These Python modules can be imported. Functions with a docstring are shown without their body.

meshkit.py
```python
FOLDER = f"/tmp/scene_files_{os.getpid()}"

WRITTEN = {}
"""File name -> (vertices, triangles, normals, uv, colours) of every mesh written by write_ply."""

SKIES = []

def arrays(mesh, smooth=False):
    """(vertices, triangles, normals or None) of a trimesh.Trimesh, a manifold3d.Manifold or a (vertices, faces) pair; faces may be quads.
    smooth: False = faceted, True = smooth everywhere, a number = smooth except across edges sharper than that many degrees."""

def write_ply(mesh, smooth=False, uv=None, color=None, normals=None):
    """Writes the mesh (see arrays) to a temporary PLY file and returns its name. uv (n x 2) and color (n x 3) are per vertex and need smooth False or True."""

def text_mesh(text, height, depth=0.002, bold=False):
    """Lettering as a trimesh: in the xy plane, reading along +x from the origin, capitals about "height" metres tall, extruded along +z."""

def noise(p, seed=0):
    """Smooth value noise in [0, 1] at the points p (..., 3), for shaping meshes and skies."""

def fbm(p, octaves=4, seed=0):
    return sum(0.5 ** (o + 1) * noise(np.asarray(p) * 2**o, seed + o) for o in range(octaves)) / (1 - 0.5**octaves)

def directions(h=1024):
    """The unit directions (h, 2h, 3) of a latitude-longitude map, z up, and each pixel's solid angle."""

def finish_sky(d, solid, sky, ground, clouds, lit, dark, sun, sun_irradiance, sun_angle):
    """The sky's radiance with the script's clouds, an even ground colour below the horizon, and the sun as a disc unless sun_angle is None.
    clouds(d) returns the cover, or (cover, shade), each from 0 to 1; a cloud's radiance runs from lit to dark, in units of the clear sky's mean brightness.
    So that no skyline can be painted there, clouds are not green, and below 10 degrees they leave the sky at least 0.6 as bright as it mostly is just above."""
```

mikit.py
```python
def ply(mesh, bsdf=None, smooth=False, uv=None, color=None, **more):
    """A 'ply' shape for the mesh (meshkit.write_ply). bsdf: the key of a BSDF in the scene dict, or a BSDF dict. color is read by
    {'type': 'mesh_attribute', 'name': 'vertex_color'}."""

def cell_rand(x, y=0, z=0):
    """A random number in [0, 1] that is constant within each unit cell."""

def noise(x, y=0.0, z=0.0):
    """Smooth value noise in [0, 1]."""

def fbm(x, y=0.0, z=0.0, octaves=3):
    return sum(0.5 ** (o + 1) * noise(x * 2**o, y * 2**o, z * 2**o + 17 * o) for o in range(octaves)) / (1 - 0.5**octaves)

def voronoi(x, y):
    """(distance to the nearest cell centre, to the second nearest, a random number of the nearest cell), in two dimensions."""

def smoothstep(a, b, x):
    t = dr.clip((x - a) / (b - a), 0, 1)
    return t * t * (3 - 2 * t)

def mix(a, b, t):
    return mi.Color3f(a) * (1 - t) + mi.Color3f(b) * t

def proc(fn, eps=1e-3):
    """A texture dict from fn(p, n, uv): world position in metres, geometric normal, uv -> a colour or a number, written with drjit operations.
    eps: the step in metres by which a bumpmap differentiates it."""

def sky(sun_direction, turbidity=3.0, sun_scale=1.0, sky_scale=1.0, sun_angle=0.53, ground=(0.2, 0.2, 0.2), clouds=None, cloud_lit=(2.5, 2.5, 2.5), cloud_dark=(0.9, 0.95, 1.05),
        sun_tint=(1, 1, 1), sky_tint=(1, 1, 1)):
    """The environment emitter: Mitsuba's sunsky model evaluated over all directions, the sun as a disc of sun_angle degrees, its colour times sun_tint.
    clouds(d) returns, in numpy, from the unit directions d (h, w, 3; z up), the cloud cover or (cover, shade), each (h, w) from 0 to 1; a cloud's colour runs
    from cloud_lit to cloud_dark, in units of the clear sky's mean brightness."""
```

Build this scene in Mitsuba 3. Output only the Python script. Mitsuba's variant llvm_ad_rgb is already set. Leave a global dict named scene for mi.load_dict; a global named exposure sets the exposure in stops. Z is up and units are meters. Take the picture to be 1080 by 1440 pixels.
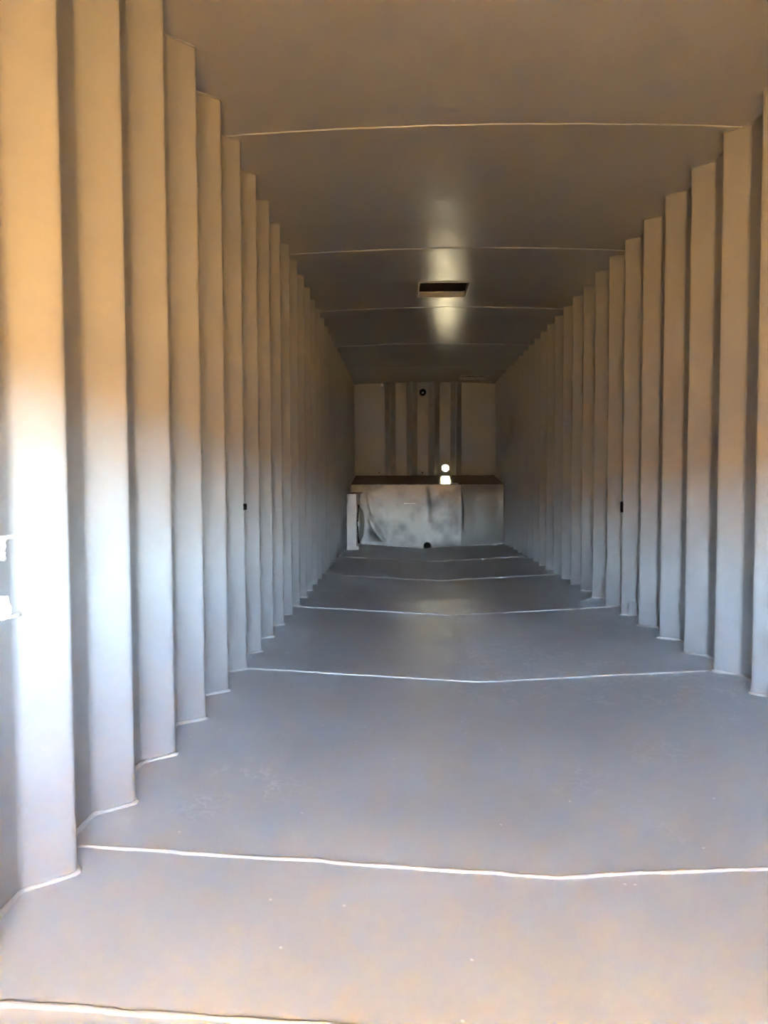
import math
import numpy as np
import drjit as dr
import trimesh
import mitsuba as mi
import mikit
import meshkit
from mikit import proc, fbm, noise, voronoi, smoothstep, mix

T = mi.ScalarTransform4f
scene, labels = {}, {}

# ---------------------------------------------------------------- camera
CAM = np.array([0.0, 0.0, 1.007])          # 0.94 m above the plate edges at the walls
F, YAW, PITCH, ROLL = 937.8, -0.0273, -0.0439, -0.0034


def camera_axes():
    cy, sy, cp, sp = math.cos(YAW), math.sin(YAW), math.cos(PITCH), math.sin(PITCH)
    f = np.array([sy * cp, cy * cp, sp])
    r = np.array([cy, -sy, 0.0])
    u = np.cross(r, f)
    return math.cos(ROLL) * r + math.sin(ROLL) * u, -math.sin(ROLL) * r + math.cos(ROLL) * u, f


_r, _u, _f = camera_axes()
scene['camera'] = {'type': 'perspective', 'fov': math.degrees(2 * math.atan(540 / F)), 'fov_axis': 'x', 'near_clip': 0.02, 'far_clip': 500.0,
                   'to_world': T().look_at(origin=CAM.tolist(), target=(CAM + _f).tolist(), up=_u.tolist())}
# ---------------------------------------------------------------- daylight: the tank's open manway faces away from the sun
exposure = 9.25
scene['sky'] = mikit.sky([0.8, 0.0, 0.5], turbidity=2.7, sun_scale=0.62, sky_scale=2.2, ground=(0.78, 0.39, 0.11), sky_tint=(0.88, 1.0, 1.16))
scene['sky']['sampling_weight'] = 5.0

# ---------------------------------------------------------------- dimensions (metres; x across, y into the tank, z up)
XL, XR = -0.786, 1.544                     # crests of the side-wall ribs
CX = 0.5 * (XL + XR)
RIB, HALF, PITCH_R = 0.092, 0.085, 0.3535  # rib depth, half width, spacing
ZE, ZV = 0.065, 0.0                        # floor at the walls, floor at the V
ZC, ARCH = 2.679, 0.03                     # ceiling at the walls, rise of its arch
Y0, Y1 = -0.48, 11.42                      # front wall, back wall
HOLE = (-0.50, 0.56, 0.79, 1.31)           # manway opening x0 x1 z0 z1


def floor_z(x):
    return ZV + (ZE - ZV) * abs(x - CX) / (XR - CX)


def ceil_z(x, y=0.0):
    return ZC + ARCH * (1 - ((x - CX) / (XR - CX)) ** 2)


# ---------------------------------------------------------------- materials
def two(d):
    return {'type': 'twosided', 'bsdf': d}


def gloss(color, alpha, ior=1.5):
    return {'type': 'roughplastic', 'diffuse_reflectance': color, 'alpha': alpha, 'int_ior': ior, 'nonlinear': False}


def paint(color, alpha, bump, ior=1.5, eps=1e-3):
    return {'type': 'bumpmap', 'arbitrary': proc(bump, eps), 'scale': 1.0, 'bsdf': two(gloss(color, alpha, ior))}


def rgb(*v):
    return {'type': 'rgb', 'value': list(v)}


def peel(p, n, uv):                         # orange-peel of sprayed paint
    return 0.00014 * noise(p.x * 260, p.y * 260, p.z * 260) + 0.0005 * noise(p.x * 60, p.y * 60, p.z * 60)


def wrinkles(p, n, uv):                     # thick floor coating: fine ripple and raised wrinkled patches
    patch = smoothstep(0.46, 0.68, fbm(p.x * 1.7 + 3.1, p.y * 1.7, 5.0, 3))
    crease = 1 - dr.abs(2 * fbm(p.x * 34, p.y * 34, 2.0, 3) - 1)
    return 0.00030 * noise(p.x * 120, p.y * 120) + 0.0045 * patch * crease * crease * crease + 0.0016 * noise(p.x * 9, p.y * 9)


def overhead(p, n, uv):                     # ceiling sheet: grain and a lazy wave across the tank
    return 0.0004 * noise(p.x * 140, p.y * 140) + 0.0055 * noise(p.x * 1.1, p.y * 3.2, 3.0)


def wall_col(p, n, uv):
    return mix((0.245, 0.243, 0.236), (0.275, 0.273, 0.266), fbm(p.x * 2 + p.y * 2, p.y * 3, p.z * 1.3, 3))


def floor_col(p, n, uv):                    # cool grey deck coating, pale wrinkle glints and scuffs painted in, with a few specks
    c = mix((0.405, 0.445, 0.475), (0.465, 0.505, 0.535), fbm(p.x * 2.5, p.y * 2.5, 1.0, 4))
    patch = smoothstep(0.50, 0.70, fbm(p.x * 1.9 + 3.1, p.y * 1.9, 5.0, 3))
    crease = 1 - dr.abs(2 * fbm(p.x * 30, p.y * 30, 2.0, 3) - 1)
    c = mix(c, (0.64, 0.65, 0.66), 0.45 * patch * smoothstep(0.84, 1.0, crease) * smoothstep(0.35, 0.65, noise(p.x * 13, p.y * 13, 9.0)))
    first, second, which = voronoi(p.x * 7, p.y * 7)
    return mix(c, (0.75, 0.75, 0.75), smoothstep(0.035, 0.015, first) * dr.select(which > 0.8, 0.8, 0.0))


def ceil_col(p, n, uv):
    return mix((0.25, 0.244, 0.232), (0.295, 0.288, 0.274), fbm(p.x * 2, p.y * 2, 4.0, 3))


def plate_col(p, n, uv):                    # scuffed galvanised-looking plate
    a = fbm(p.x * 3.0, p.z * 3.0, 7.0, 4)
    b = smoothstep(0.55, 0.75, fbm(p.x * 9.0, p.z * 5.0, 1.0, 3))
    c = mix((0.13, 0.128, 0.12), (0.27, 0.258, 0.23), smoothstep(0.3, 0.7, a))
    return mix(c, (0.22, 0.22, 0.22), b * 0.35)


def plate_bump(p, n, uv):
    w = fbm(p.x * 5 + 2.0, p.z * 3.0, 2.0, 3)
    return 0.006 * dr.abs(2 * w - 1) + 0.0006 * noise(p.x * 70, p.z * 70)


scene['wall_paint'] = paint(proc(wall_col), 0.25, peel)
scene['floor_paint'] = paint(proc(floor_col), 0.2, wrinkles)
scene['ceiling_paint'] = paint(proc(ceil_col), 0.065, overhead)
scene['bead_paint'] = two(gloss(rgb(0.42, 0.415, 0.405), 0.2))
scene['scuffed_plate'] = {'type': 'bumpmap', 'arbitrary': proc(plate_bump), 'scale': 1.0,
                          'bsdf': two({'type': 'principled', 'base_color': proc(plate_col), 'roughness': 0.40, 'metallic': 0.4, 'specular': 0.5})}
scene['right_plate_dark'] = {'type': 'bumpmap', 'arbitrary': proc(plate_bump), 'scale': 1.0,
                               'bsdf': two({'type': 'principled', 'base_color': rgb(0.10, 0.10, 0.088), 'roughness': 0.40, 'metallic': 0.4, 'specular': 0.5})}  # plain darker copy of the plate, for the right-hand front panel
scene['dark_plate'] = two(gloss(rgb(0.03, 0.026, 0.022), 0.12))
scene['black'] = two({'type': 'diffuse', 'reflectance': rgb(0.008, 0.008, 0.008)})
scene['hatch_lid'] = two({'type': 'diffuse', 'reflectance': rgb(0.035, 0.03, 0.026)})
scene['bare_white'] = two(gloss(rgb(0.80, 0.80, 0.80), 0.3))
scene['pale_paint'] = two(gloss(rgb(0.62, 0.60, 0.56), 0.25))
scene['dull_steel'] = two({'type': 'principled', 'base_color': {'type': 'rgb', 'value': [0.42, 0.40, 0.36]}, 'roughness': 0.3, 'metallic': 0.8})
scene['canvas'] = {'type': 'principledthin', 'base_color': {'type': 'rgb', 'value': [0.97, 0.73, 0.39]}, 'roughness': 0.8, 'diff_trans': 1.9}  # translucent cloth of the added awning, tinted to warm the light
scene['lamp_glass'] = two({'type': 'principled', 'base_color': {'type': 'rgb', 'value': [0.8, 0.75, 0.5]}, 'roughness': 0.3})


# ---------------------------------------------------------------- helpers
def numbered(key):
    k, i = key, 1
    while k in scene or k in labels:
        k, i = f'{key}_{i:03d}', i + 1
    return k


def put(key, mesh, bsdf, smooth=False, **more):
    key = numbered(key)
    scene[key] = mikit.ply(mesh, bsdf, smooth=smooth, **more)
    return key


def tag(key, label, category, group=None, kind=None):
    labels[key] = {'label': label, 'category': category}
    if group:
        labels[key]['group'] = group
    if kind:
        labels[key]['kind'] = kind


def grid_solid(xs, ys, zf, t, skip=None):
    """A sheet over the grid xs by ys at height zf(x, y), thickness t (negative: downwards), leaving out the cells for which skip(x, y) is true."""
    xs, ys = np.asarray(xs, float), np.asarray(ys, float)
    nx, ny = len(xs), len(ys)
    X, Y = np.meshgrid(xs, ys, indexing='ij')
    Z = np.vectorize(zf)(X, Y)
    a = np.stack([X, Y, Z], -1).reshape(-1, 3)
    v = np.vstack([a, a + [0, 0, t]])
    n = nx * ny
    on = np.ones((nx - 1, ny - 1), bool)
    if skip:
        for i in range(nx - 1):
            for j in range(ny - 1):
                on[i, j] = not skip(0.5 * (xs[i] + xs[i + 1]), 0.5 * (ys[j] + ys[j + 1]))
    f = []

    def quad(p, q, r, s):
        f.extend([(p, q, r), (p, r, s)])
    for i in range(nx - 1):
        for j in range(ny - 1):
            if not on[i, j]:
                continue
            c = [i * ny + j, (i + 1) * ny + j, (i + 1) * ny + j + 1, i * ny + j + 1]
            quad(*c)
            quad(*[k + n for k in c[::-1]])
            for di, dj, e in ((-1, 0, (3, 0)), (1, 0, (1, 2)), (0, -1, (0, 1)), (0, 1, (2, 3))):
                a_, b_ = i + di, j + dj
                if not (0 <= a_ < nx - 1 and 0 <= b_ < ny - 1) or not on[a_, b_]:
                    p, q = c[e[0]], c[e[1]]
                    quad(p, p + n, q + n, q)
    m = trimesh.Trimesh(v, np.array(f), process=False)
    m.remove_unreferenced_vertices()
    if t > 0:
        m.invert()
    return m


def tube(points, radius, sides=8):
    P = np.asarray(points, float)
    n = len(P)
    R = np.broadcast_to(radius, n)
    tan = np.gradient(P, axis=0)
    tan /= np.linalg.norm(tan, axis=1, keepdims=True)
    ref = np.array([0, 0, 1.0]) if abs(tan[:, 2]).max() < 0.9 else np.array([0, 1.0, 0.0])
    s = np.cross(tan, ref)
    s /= np.linalg.norm(s, axis=1, keepdims=True)
    u = np.cross(s, tan)
    a = np.arange(sides) * 2 * np.pi / sides
    v = (P[:, None] + R[:, None, None] * (np.cos(a)[None, :, None] * s[:, None] + np.sin(a)[None, :, None] * u[:, None])).reshape(-1, 3)
    f = []
    for i in range(n - 1):
        for k in range(sides):
            p, q = i * sides + k, i * sides + (k + 1) % sides
            f += [(p, q, q + sides), (p, q + sides, p + sides)]
    v = np.vstack([v, P[0], P[-1]])
    for k in range(sides):
        f += [(len(v) - 2, (k + 1) % sides, k), (len(v) - 1, (n - 1) * sides + k, (n - 1) * sides + (k + 1) % sides)]
    m = trimesh.Trimesh(v, np.array(f), process=False)
    m.fix_normals()
    return m


def box(x0, x1, y0, y1, z0, z1):
    return trimesh.creation.box(bounds=[[x0, y0, z0], [x1, y1, z1]])


def rounded_box(x0, x1, y0, y1, z0, z1, c=0.006):
    """A box with chamfered edges."""
    pts = []
    for sx in (0, 1):
        for sy in (0, 1):
            for sz in (0, 1):
                p = np.array([(x0, x1)[sx], (y0, y1)[sy], (z0, z1)[sz]], float)
                d = np.array([1 - 2 * sx, 1 - 2 * sy, 1 - 2 * sz]) * c
                for k in range(3):
                    q = p + d
                    q[k] = p[k]
                    pts.append(q)
    return trimesh.convex.convex_hull(np.array(pts))


def lathe(profile, centre, axis='y', sections=40):
    """profile (radius, distance along the axis) turned about the axis through centre."""
    m = trimesh.creation.revolve(np.asarray(profile, float), sections=sections)
    if axis == 'y':
        m.apply_transform(trimesh.transformations.rotation_matrix(-math.pi / 2, [1, 0, 0]))   # +z -> +y
    if axis == 'x':
        m.apply_transform(trimesh.transformations.rotation_matrix(math.pi / 2, [0, 1, 0]))    # +z -> +x
    m.apply_translation(centre)
    return m


# one rib of the pressed wall sheet: from the middle of one flat to the middle of the next; s along the wall, d into the tank
def rib_profile(pitch, half=HALF, depth=RIB, crest=0.019):
    h = pitch / 2
    depth = depth + 0.5 * crest * (math.hypot(half, depth) / half - 1) * 1.1
    corner = [(-h, 0), (-half, 0), (0, depth), (half, 0), (h, 0)]
    rad = [0, 0.03, crest, 0.03, 0]
    out = []
    for i, (c, r) in enumerate(zip(corner, rad)):
        c = np.array(c, float)
        if r == 0:
            out.append(c)
            continue
        a, b = np.array(corner[i - 1], float) - c, np.array(corner[i + 1], float) - c
        a, b = a / np.linalg.norm(a), b / np.linalg.norm(b)
        ang = math.acos(np.clip(a @ b, -1, 1))
        L = r / math.tan(ang / 2)
        p, q = c + a * L, c + b * L
        for t in np.linspace(0, 1, 9):
            out.append((1 - t) ** 2 * p + 2 * t * (1 - t) * c + t * t * q)
    return np.array(out)


def sheet_strip(path, z0f, z1f, outward, t=0.006):
    """A vertical sheet standing on the plan path (n x 2), thickness t towards outward (n x 2)."""
    n = len(path)
    z0, z1 = np.array([z0f(*p) for p in path]), np.array([z1f(*p) for p in path])
    a = np.c_[path, z0]
    b = np.c_[path, z1]
    o = np.c_[path + outward * t, z0]
    q = np.c_[path + outward * t, z1]
    v = np.vstack([a, b, o, q])
    f = []
    for i in range(n - 1):
        A, B, O, Q = i, n + i, 2 * n + i, 3 * n + i
        f += [(A, A + 1, B + 1), (A, B + 1, B), (O, Q + 1, O + 1), (O, Q, Q + 1), (B, B + 1, Q + 1), (B, Q + 1, Q), (A, O + 1, A + 1), (A, O, O + 1)]
    for i in (0, n - 1):
        f += [(i, n + i, 3 * n + i), (i, 3 * n + i, 2 * n + i)]
    m = trimesh.Trimesh(v, np.array(f), process=False)
    m.fix_normals()
    return m


rng = np.random.default_rng(7)

# ---------------------------------------------------------------- floor: plates that fall to a V along the middle, a raised weld across each joint
SEAMS = [1.152, 1.668, 3.332, 5.02, 6.80, 8.45, 10.14]
XO0, XO1 = XL - RIB - 0.02, XR + RIB + 0.02
edges = [Y0 - 0.02] + SEAMS + [Y1 + 0.02]
xs_floor = np.unique(np.r_[np.linspace(XO0, XO1, 15), CX])
for y0, y1 in zip(edges[:-1], edges[1:]):
    put('floor__plate', grid_solid(xs_floor, [y0 + 0.0015, y1 - 0.0015], lambda x, y: floor_z(x), -0.008), 'floor_paint')
put('floor__backing', grid_solid(xs_floor, [Y0 - 0.02, Y1 + 0.02], lambda x, y: floor_z(x) - 0.0085, -0.01), 'floor_paint')
for y in SEAMS:
    xx = np.unique(np.r_[np.linspace(XL - RIB + 0.004, XR + RIB - 0.004, 110), CX])
    w = meshkit.fbm(np.c_[xx * 9, np.full_like(xx, y), xx * 0], 3) - 0.5
    w2 = meshkit.noise(np.c_[xx * 42, np.full_like(xx, y + 5), xx * 0])
    pts = np.c_[xx, y + 0.016 * w, [floor_z(x) + 0.0005 for x in xx]]
    put('floor__weld_seam', tube(pts, 0.0048 + 0.003 * w2, 8), 'bead_paint', True)
tag('floor', 'grey painted steel floor of plates falling to a shallow V, welded across', 'floor', kind='structure')

# ---------------------------------------------------------------- ceiling: slightly arched sheets with two hatch necks
HATCHES = [(0.365, 5.98, 0.42, 0.44), (1.16, 10.87, 0.42, 0.40)]     # centre x, centre y, width, length
CSEAMS = [1.58, 3.262, 4.935, 6.57, 8.27, 9.95]
edges = [Y0 - 0.02] + CSEAMS + [Y1 + 0.02]
xs_c = list(np.linspace(XO0, XO1, 29))
for hx, hy, hw, hl in HATCHES:
    xs_c += [hx - hw / 2, hx + hw / 2]
xs_c = np.unique(np.round(xs_c, 5))


def in_hatch(x, y):
    return any(abs(x - hx) < hw / 2 and abs(y - hy) < hl / 2 for hx, hy, hw, hl in HATCHES)


for y0, y1 in zip(edges[:-1], edges[1:]):
    ys = [y0, y1] + [y for hx, hy, hw, hl in HATCHES for y in (hy - hl / 2, hy + hl / 2) if y0 < y < y1]
    put('ceiling__sheet', grid_solid(xs_c, sorted(ys), ceil_z, 0.006, in_hatch), 'ceiling_paint', 20)
for y in CSEAMS:
    xx = np.linspace(XL - RIB + 0.004, XR + RIB - 0.004, 110)
    w = meshkit.fbm(np.c_[xx * 7, np.full_like(xx, y + 3), xx * 0], 3) - 0.5
    w2 = meshkit.noise(np.c_[xx * 42, np.full_like(xx, y + 9), xx * 0])
    pts = np.c_[xx, y + 0.012 * w, [ceil_z(x) - 0.0005 for x in xx]]
    put('ceiling__weld_seam', tube(pts, 0.003 + 0.0022 * w2, 8), 'bead_paint', True)
tag('ceiling', 'grey painted steel ceiling of arched sheets with thin weld lines across', 'ceiling', kind='structure')


# ---------------------------------------------------------------- side walls: every rib of the pressed sheet is a piece of its own
def rib_positions():
    k = np.arange(-6, 28)
    y = 1.555 + PITCH_R * k
    return y[(y > Y0 + 0.1) & (y < Y1 - 0.1)]


def side_wall(name, x_flat, sign, label):
    ribs = rib_positions()
    bounds = np.r_[Y0 - 0.01, 0.5 * (ribs[1:] + ribs[:-1]), Y1 + 0.01]
    base = []
    for i, y in enumerate(ribs):
        prof = rib_profile(PITCH_R)
        s = prof[:, 0].copy()
        s[0], s[-1] = bounds[i] - y, bounds[i + 1] - y
        path = np.c_[x_flat + sign * prof[:, 1], y + s]
        tan = np.gradient(path, axis=0)
        nrm = np.c_[-tan[:, 1], tan[:, 0]]
        nrm /= np.linalg.norm(nrm, axis=1, keepdims=True)
        nrm *= np.where(nrm[:, :1] * sign > 0, -1, 1)
        m = sheet_strip(path, lambda x, y: floor_z(x) - 0.006, lambda x, y: ceil_z(x) + 0.004, nrm)
        put(name + '__rib', m, 'wall_paint', 28)
        base += [p for p in path]
    base = np.array(base)
    # weld fillets where the sheet meets the floor and the ceiling
    seg = np.linalg.norm(np.diff(base, axis=0), axis=1)
    d = np.r_[0, np.cumsum(seg)]
    keep = np.r_[True, seg > 1e-5]
    base, d = base[keep], d[keep]
    t = np.arange(0, d[-1], 0.012)
    bx, by = np.interp(t, d, base[:, 0]), np.interp(t, d, base[:, 1])
    w = meshkit.noise(np.c_[t * 30, t * 0, t * 0 + sign])
    put(name + '__floor_weld', tube(np.c_[bx + sign * 0.002, by, [floor_z(x) + 0.001 for x in bx]], 0.006 + 0.005 * w, 6), 'bead_paint', True)
    put(name + '__ceiling_weld', tube(np.c_[bx + sign * 0.001, by, [ceil_z(x) - 0.001 for x in bx]], 0.003 + 0.003 * w, 6), 'wall_paint', True)
    tag(name, label, 'wall', kind='structure')


side_wall('wall_left', XL - RIB, 1, 'long pale grey wall of upright V ribs, brightly lit, at left')
side_wall('wall_right', XR + RIB, -1, 'long pale grey wall of upright V ribs, dimmer, at right')

# ---------------------------------------------------------------- back wall: four ribs between two wide flats
back_x = [-0.20, 0.170, 0.545, 0.915]
bounds = [XO0, -0.015, 0.3575, 0.73, XO1]
prof = rib_profile(0.37, 0.092, 0.10, 0.022)
for i, x in enumerate(back_x):
    s = prof[:, 0].copy()
    s[0], s[-1] = bounds[i] - x, bounds[i + 1] - x
    path = np.c_[x + s, Y1 - prof[:, 1]]
    tan = np.gradient(path, axis=0)
    nrm = np.c_[-tan[:, 1], tan[:, 0]]
    nrm /= np.linalg.norm(nrm, axis=1, keepdims=True)
    nrm *= np.where(nrm[:, 1:] < 0, -1, 1)
    put('wall_back__rib', sheet_strip(path, lambda x, y: floor_z(x) - 0.006, lambda x, y: ceil_z(x) + 0.004, nrm), 'wall_paint', 28)
put('wall_back__lap_seam', rounded_box(-0.318, -0.310, Y1 - 0.006, Y1 + 0.002, 1.13, 2.68, 0.002), 'wall_paint')
tag('wall_back', 'dim far end wall with four upright ribs between flat strips', 'wall', kind='structure')

# ---------------------------------------------------------------- front wall with the open manway that lets the daylight in
hx0, hx1, hz0, hz1 = HOLE
import shapely
outer = shapely.box(XO0, -0.02, XO1, ZC + 0.06)
hole = shapely.box(hx0 + 0.12, hz0 + 0.12, hx1 - 0.12, hz1 - 0.12).buffer(0.12, quad_segs=8)
m = trimesh.creation.extrude_polygon(outer.difference(hole), 0.008)
m.apply_transform(trimesh.transformations.rotation_matrix(math.pi / 2, [1, 0, 0]))
m.apply_translation([0, Y0, 0])
put('wall_front', m, 'wall_paint')
m = trimesh.creation.extrude_polygon(hole.buffer(0.012).difference(hole), 0.06)
m.apply_transform(trimesh.transformations.rotation_matrix(math.pi / 2, [1, 0, 0]))
m.apply_translation([0, Y0 - 0.008, 0])
put('wall_front__manway_rim', m, 'wall_paint')
tag('wall_front', 'grey steel end wall with the open manway behind the viewer', 'wall', kind='structure')

# unseen canvas awning added outside the manway to warm the near floor
aw = 'added_awning'
AX0, AX1, AL, AZ = hx0 - 0.45, hx1 + 0.45, 1.2, hz1 + 0.33
xs = np.linspace(AX0, AX1, 17)
put(aw + '__canvas', grid_solid(xs, np.linspace(Y0 - 0.012 - AL, Y0 - 0.012, 13), lambda x, y: AZ + 0.06 * (y - Y0) - 0.03 * math.sin(math.pi * (y - Y0) / AL) ** 2, 0.002), 'canvas', 40)
put(aw + '__rail', tube(np.c_[np.linspace(AX0 - 0.02, AX1 + 0.02, 6), np.full(6, Y0 - AL - 0.02), np.full(6, AZ - 0.07)], 0.014, 12), 'dull_steel', True)
for x in (AX0 - 0.015, AX1 + 0.015):
    put(aw + '__arm', tube(np.array([[x, Y0 - 0.012, AZ], [x, Y0 - AL - 0.02, AZ - 0.07]]), 0.010, 10), 'dull_steel', True)
tag(aw, 'unseen tan canvas awning added outside the manway to warm the near floor', 'awning')


# unseen earth bank added outside to block low sky, highest on the left
ridge = np.array([(-16, 14), (-15, 4), (-14, -6), (-12, -16), (-4, -24), (8, -30), (20, -32)], float)
tops = np.array([2.5, 2.7, 2.75, 2.5, 2.2, 1.9, 1.3])
tt = np.linspace(0, 6, 61)
rx, ry, rh = (np.interp(tt, range(7), q) for q in (ridge[:, 0], ridge[:, 1], tops))
out = np.c_[rx, ry - 0] / np.linalg.norm(np.c_[rx, ry], axis=1, keepdims=True)
rows = []
for off, frac in ((-5, -1.0), (-3, 0.05), (-1.5, 0.62), (-0.5, 0.95), (0, 1.0), (1.5, 0.8), (5, -1.0)):
    hgt = np.where(frac > 0, rh * frac * (1 + 0.10 * (meshkit.fbm(np.c_[tt * 1.7, tt * 0 + off, tt * 0], 3) - 0.5)), -1.5)
    rows.append(np.c_[rx + out[:, 0] * off, ry + out[:, 1] * off, hgt])
v = np.concatenate(rows)
f = [t for i in range(len(rows) - 1) for j in range(60) for t in ((i * 61 + j, i * 61 + j + 1, (i + 1) * 61 + j + 1), (i * 61 + j, (i + 1) * 61 + j + 1, (i + 1) * 61 + j))]
scene['earth'] = two({'type': 'diffuse', 'reflectance': {'type': 'rgb', 'value': [0.42, 0.25, 0.11]}})
put('added_bank', trimesh.Trimesh(v, np.array(f), process=False), 'earth', True)
tag('added_bank', 'unseen low earth bank added outside to block low sky light', 'bank', kind='structure')


def tp(px, py, axis, value):
    d = _f + ((px - 540) * _r - (py - 720) * _u) / F
    return CAM + d * ((value - CAM[axis]) / d[axis])


YB, ZB0, ZB1 = 10.25, 0.975, 1.122
sb = 'end_step'
xa, xb = XL + 0.001, XR - 0.001


CREASES = [shapely.LineString([tuple(tp(px, py, 1, YB)[[0, 2]]) for px, py in q]) for q in (
    ((597, 683), (600, 692), (603, 705), (605, 718), (604, 732)), ((520, 734), (525, 745), (531, 754), (537, 760)), ((530, 738), (534, 748), (541, 757)),
    ((517, 695), (518, 708), (522, 722)), ((647, 690), (650, 715), (649, 745)))]


def front_sheet(x0, x1, dy, seed):
    xs, n = np.linspace(x0, x1, 90), 70
    ts = np.linspace(0, 1, n)
    v, f = [], []
    for i, x in enumerate(xs):
        for t in ts:
            z = floor_z(x) - 0.004 + t * (ZB0 - floor_z(x))
            k = (0.5 + 0.5 * math.cos(math.pi * min(1, abs(2 * t - 1)) ** 4)) * 0.045
            y = YB + dy - k * (meshkit.fbm(np.array([x * 3.1 + seed, z * 2.3, seed]), 3) - 0.5)
            y -= k / 0.045 * sum(0.007 * math.exp(-(l.distance(shapely.Point(x, z)) / 0.022) ** 2) for l in CREASES)
            v.append((x, y, z))
    nz = n
    for i in range(len(xs) - 1):
        for j in range(nz - 1):
            p = i * nz + j
            f += [(p, p + nz, p + nz + 1), (p, p + nz + 1, p + 1)]
    v = np.array(v)
    m = len(v)
    v = np.vstack([v, v + [0, 0.006, 0]])
    f = f + [(c + m, b + m, a + m) for a, b, c in f]
    return trimesh.Trimesh(v, np.array(f), process=False)


xs_p = [xa, tp(551, 720, 1, YB)[0], tp(648, 720, 1, YB)[0], xb]
for k in range(3):
    put(sb + '__front_panel', front_sheet(xs_p[k], xs_p[k + 1] + 0.004, 0.004 * (k % 2), 3.7 + 5 * k), 'scuffed_plate' if k < 2 else 'right_plate_dark', True)
pa, pb = tp(543, 716, 1, YB), tp(551.5, 769, 1, YB)
put(sb + '__patch', rounded_box(pa[0], pb[0], YB - 0.012, YB + 0.01, pb[2] + 0.015, pa[2], 0.002), 'scuffed_plate')
pa, pb = tp(568, 707, 1, YB), tp(584.5, 708.6, 1, YB)
put(sb + '__weld_strip', rounded_box(pa[0], pb[0], YB - 0.024, YB + 0.012, pb[2], pa[2], 0.002), 'bead_paint')
v = np.array([[x, y, z + dz] for x in (xa, xb) for y, z in ((YB - 0.012, ZB0), (Y1 - 0.112, ZB1)) for dz in (0, 0.006)])
put(sb + '__top_plate', trimesh.convex.convex_hull(v), 'dark_plate')
pa = tp(634, 678, 1, YB + 0.03)
pb = tp(644, 678, 1, YB + 0.03)
put(sb + '__pale_bar', rounded_box(pa[0], pb[0], YB + 0.0, YB + 0.05, ZB0 + 0.004, ZB0 + 0.022, 0.002), 'bead_paint')  # small pale bar on the front edge of the step top
xx = np.linspace(xa, xb, 80)
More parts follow.
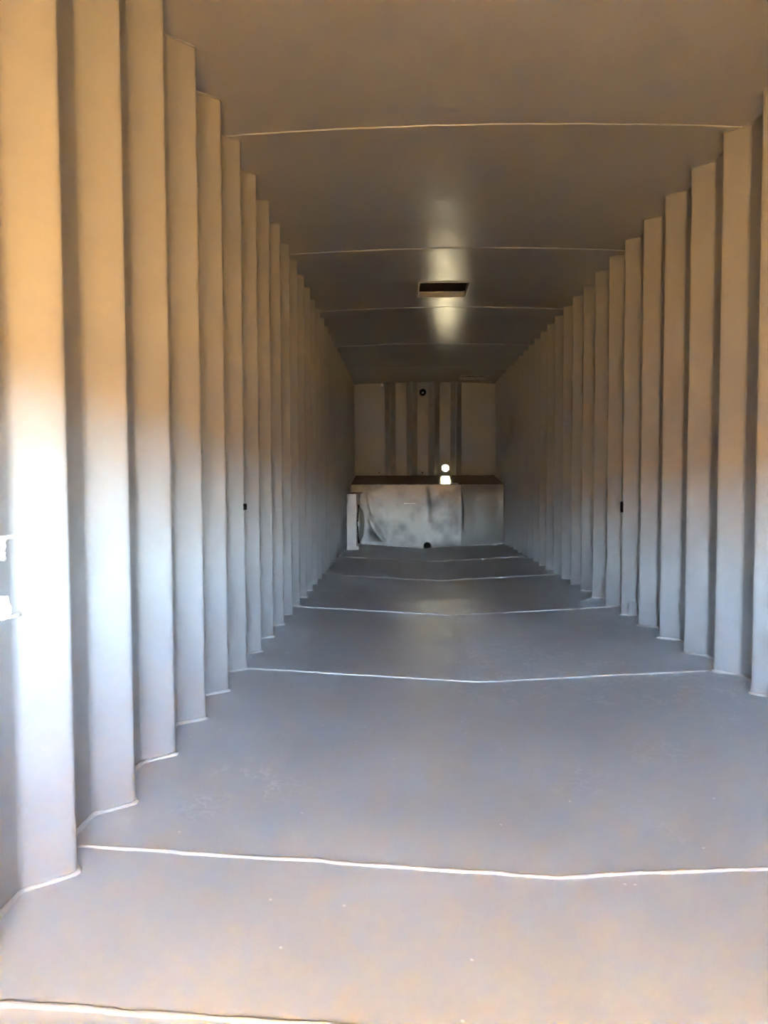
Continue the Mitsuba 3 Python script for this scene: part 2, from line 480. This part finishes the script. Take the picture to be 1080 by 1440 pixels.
put(sb + '__floor_weld', tube(np.c_[xx, np.full(80, YB - 0.006), [floor_z(x) + 0.001 for x in xx]], 0.007, 6), 'bead_paint', True)
tag(sb, 'wide scuffed grey metal step with dark sloping top across far end', 'step')

# drain mouth at the foot of the step, on the V
c = tp(601, 770, 1, YB - 0.02)
dk = 'drain_pipe'
put(dk, lathe([(0.058, 0.0), (0.058, 0.05), (0.045, 0.05), (0.045, 0.0), (0.058, 0.0)], [c[0], YB - 0.075, ZV + 0.035], 'y', 32), 'black', 30)
put(dk + '__bore', lathe([(0, 0.0), (0.046, 0.0), (0.046, 0.01), (0, 0.01)], [c[0], YB - 0.045, ZV + 0.035], 'y', 32), 'black')
tag(dk, 'small black drain mouth at the foot of the far step', 'drain')

# ---------------------------------------------------------------- boxed housing with a round domed cover by the left wall
hb = 'hatch_housing'
x0, x1, y0, y1 = XL + 0.012, -0.642, 9.30, 10.20
zt = tp(493, 693.5, 1, 9.30)[2]
zf = floor_z(x0) + 0.002
put(hb + '__front_panel', rounded_box(x0, x1, y0, y0 + 0.012, zf, zt - 0.012, 0.003), 'pale_paint')
put(hb + '__side_panel', rounded_box(x1 - 0.012, x1, y0 + 0.012, y1, zf, zt - 0.012, 0.003), 'pale_paint')
put(hb + '__top_panel', rounded_box(x0, x1 + 0.03, y0 - 0.012, y1, zt - 0.012, zt, 0.003), 'dark_plate')
yc, zc = 9.74, tp(504, 737, 1, 9.74)[2]
put(hb + '__ring', lathe([(0.235, -0.0), (0.285, 0.0), (0.285, 0.014), (0.235, 0.014), (0.235, 0.0)], [x1, yc, zc], 'x', 48), 'black', 30)
dome = [(0.0, 0.082), (0.10, 0.080), (0.17, 0.072), (0.205, 0.060), (0.218, 0.048), (0.220, 0.044), (0.236, 0.042), (0.240, 0.036), (0.240, 0.026), (0.252, 0.024), (0.256, 0.018), (0.256, 0.0), (0, 0)]
put(hb + '__round_cover', lathe(dome, [x1 + 0.001, yc, zc], 'x', 48), 'dull_steel', 25)
put(hb + '__foot', rounded_box(x1, x1 + 0.03, y0 + 0.02, y0 + 0.3, zf - 0.004, zf + 0.05, 0.004), 'pale_paint')
tag(hb, 'pale upright metal housing with dark top and round side cover, beside left wall', 'housing')

# ---------------------------------------------------------------- ceiling hatches
for i, (hx, hy, hw, hl) in enumerate(HATCHES):
    k = numbered('ceiling_hatch')
    labels[k] = {}
    t, hgt = 0.008, 0.050
    zc0 = ceil_z(hx) - 0.004
    for a in ((hx - hw / 2 - t, hx - hw / 2, hy - hl / 2, hy + hl / 2), (hx + hw / 2, hx + hw / 2 + t, hy - hl / 2, hy + hl / 2),
              (hx - hw / 2 - t, hx + hw / 2 + t, hy - hl / 2 - t, hy - hl / 2), (hx - hw / 2 - t, hx + hw / 2 + t, hy + hl / 2, hy + hl / 2 + t)):
        put(k + '__neck_side', box(*a, zc0 - 0.004, zc0 + hgt), 'bead_paint')
    put(k + '__lid', rounded_box(hx - hw / 2 - 0.03, hx + hw / 2 + 0.03, hy - hl / 2 - 0.03, hy + hl / 2 + 0.03, zc0 + hgt, zc0 + hgt + 0.01, 0.003), 'hatch_lid')
    xx = np.linspace(hx - hw / 2 + 0.004, hx + hw / 2 - 0.004, 40)
    sag = 0.016 * np.sin(np.pi * (xx - xx[0]) / (xx[-1] - xx[0]))
    put(k + '__gasket', tube(np.c_[xx, np.full(40, hy + hl / 2 - 0.012), zc0 + hgt - 0.006 - sag], 0.005, 8), 'bead_paint', True)
    # ragged weld round the neck
    q = np.array([(-1, -1), (1, -1), (1, 1), (-1, 1), (-1, -1)]) * [hw / 2 + 0.008, hl / 2 + 0.008]
    tt = np.linspace(0, 4, 161)
    px = hx + np.interp(tt, range(5), q[:, 0])
    py = hy + np.interp(tt, range(5), q[:, 1])
    r = 0.003 + 0.008 * meshkit.noise(np.c_[tt * 17, tt * 0 + i, tt * 0]) ** 2
    put(k + '__weld', tube(np.c_[px, py, [ceil_z(x) - 0.002 for x in px]], r, 6), 'bead_paint', True)
    tag(k, ('square hatch neck with dark lid in mid ceiling, amid the shine', 'square hatch neck in the ceiling close to the far end wall')[i], 'hatch', 'ceiling hatches')

# ---------------------------------------------------------------- far wall fittings
c = tp(626.3, 658.3, 1, Y1 - 0.03)
lk = 'round_lamp'
put(lk + '__rim', lathe([(0.054, 0.0), (0.07, 0.004), (0.072, 0.05), (0.054, 0.05), (0.054, 0.0)], [c[0], Y1 - 0.05, c[2]], 'y', 40), 'pale_paint', 40)
disc = lathe([(0, -0.004), (0.02, -0.003), (0.04, 0.002), (0.04, 0.02), (0, 0.02)], [c[0] - 0.006, Y1 - 0.028, c[2] + 0.006], 'y', 40)
put(lk + '__core', disc, 'lamp_glass', 40, emitter={'type': 'area', 'radiance': rgb(0.0022, 0.0019, 0.0002)})
disc = lathe([(0, 0.004), (0.04, 0.003), (0.0535, 0.008), (0.0535, 0.02), (0, 0.02)], [c[0], Y1 - 0.026, c[2]], 'y', 40)
put(lk + '__lens', disc, 'lamp_glass', 40, emitter={'type': 'area', 'radiance': rgb(0.62, 0.54, 0.34)})
tag(lk, 'small round glowing lamp low on the far end wall', 'lamp')

c = tp(594.6, 551.5, 1, Y1 - 0.03)
pk = 'pipe_port'
put(pk + '__collar', lathe([(0.03, 0.0), (0.052, 0.0), (0.056, 0.01), (0.056, 0.05), (0.03, 0.05), (0.03, 0.0)], [c[0], Y1 - 0.05, c[2]], 'y', 36), 'black', 30)
put(pk + '__plug', lathe([(0, 0.0), (0.012, 0.002), (0.016, 0.01), (0.016, 0.03), (0, 0.03)], [c[0], Y1 - 0.045, c[2] - 0.01], 'y', 24), 'pale_paint', 30)
put(pk + '__bore', lathe([(0, 0.0), (0.031, 0.0), (0.031, 0.01), (0, 0.01)], [c[0], Y1 - 0.03, c[2]], 'y', 24), 'black')
tag(pk, 'round black pipe port high on the far end wall', 'port')

for (px, py, lab) in ((533.5, 664.5, 'tiny dark bolt low on the far wall, left of the lap seam'), (594.3, 664.5, 'tiny dark bolt low on the far wall below the black port')):
    c = tp(px, py, 1, Y1)
    k = put('bolt', lathe([(0, -0.012), (0.009, -0.01), (0.012, -0.002), (0.012, 0.002), (0, 0.002)], [c[0], Y1, c[2]], 'y', 16), 'black', 30)
    tag(k, lab, 'bolt')
c = tp(537, 541, 1, Y1 - 0.04)
k = put('pipe_stub', lathe([(0, -0.05), (0.02, -0.05), (0.03, -0.03), (0.03, 0.045), (0, 0.045)], [c[0], Y1 - 0.045, ZC - 0.018], 'y', 20), 'pale_paint', 30)
tag(k, 'small pale pipe stub where far wall meets ceiling', 'pipe')

# ---------------------------------------------------------------- torn paint on the near left wall
def flake(poly, key, xw, lift, label, group=None):
    """poly: outline in photograph-plane coordinates already unprojected to (y, z) on the wall; a curled film of paint."""
    P = shapely.Polygon(poly).buffer(0)
    m = trimesh.creation.extrude_polygon(P, 0.0016)
    for _ in range(3):
        m = m.subdivide()
    v = m.vertices
    y, z, d = v[:, 0].copy(), v[:, 1].copy(), v[:, 2].copy()
    curl = lift * (0.35 + 0.65 * meshkit.noise(np.c_[y * 60, z * 60, y * 0 + xw]))
    m.vertices = np.c_[xw + 0.0005 + d + curl * 0.5, y, z]
    m.fix_normals()
    k = put(key, m, 'bare_white', 25)
    tag(k, label, 'paint flake', group)


def outline(pts, xw):
    return [tuple(tp(px, py, 0, xw)[1:]) for px, py in pts]


XF = XL - RIB
flake(outline([(-16, 754), (2, 753), (7, 752), (10, 751.5), (15, 753.5), (13, 757), (6, 758.5), (2, 761), (1.5, 769), (0, 775), (3, 777), (4, 786), (1, 789.5), (-8, 788), (-18, 784)], XF), 'paint_flake', XF, 0.022,
      'white curl of torn paint on the left wall edge, the upper one')
flake(outline([(-20, 836), (0, 838), (6, 837.5), (8, 846), (9.5, 853), (10, 862), (6, 868), (0, 871), (-22, 876)], XF), 'paint_flake', XF, 0.022,
      'white torn patch of paint on the left wall edge, the lower one')
flake(outline([(-3, 872), (5, 866), (12, 866), (20, 863), (27, 860), (30, 863), (26, 866), (20, 869), (10, 871), (1, 873.5)], XF + 0.012), 'paint_flake', XF + 0.006, 0.02,
      'thin white strip of torn paint pointing away from the lower torn patch')

# little slots and marks in the ribs
for px, py, h, wl, lab in ((873.5, 713, 0.075, 'R', 'small black slot on the right wall, in a rib edge'), (349.3, 712, 0.03, 'L', 'small black nick on a left wall rib edge')):
    side = XR if wl == 'R' else XL
    c = tp(px, py, 0, side)
    yr = rib_positions()
    y = yr[np.argmin(abs(yr - c[1]))]
    sgn = -1 if wl == 'R' else 1
    k = put('slot_mark', rounded_box(side - 0.006, side + 0.006, y - 0.02, y + 0.008, c[2] - h / 2, c[2] + h / 2, 0.002), 'black')
    tag(k, lab, 'slot')
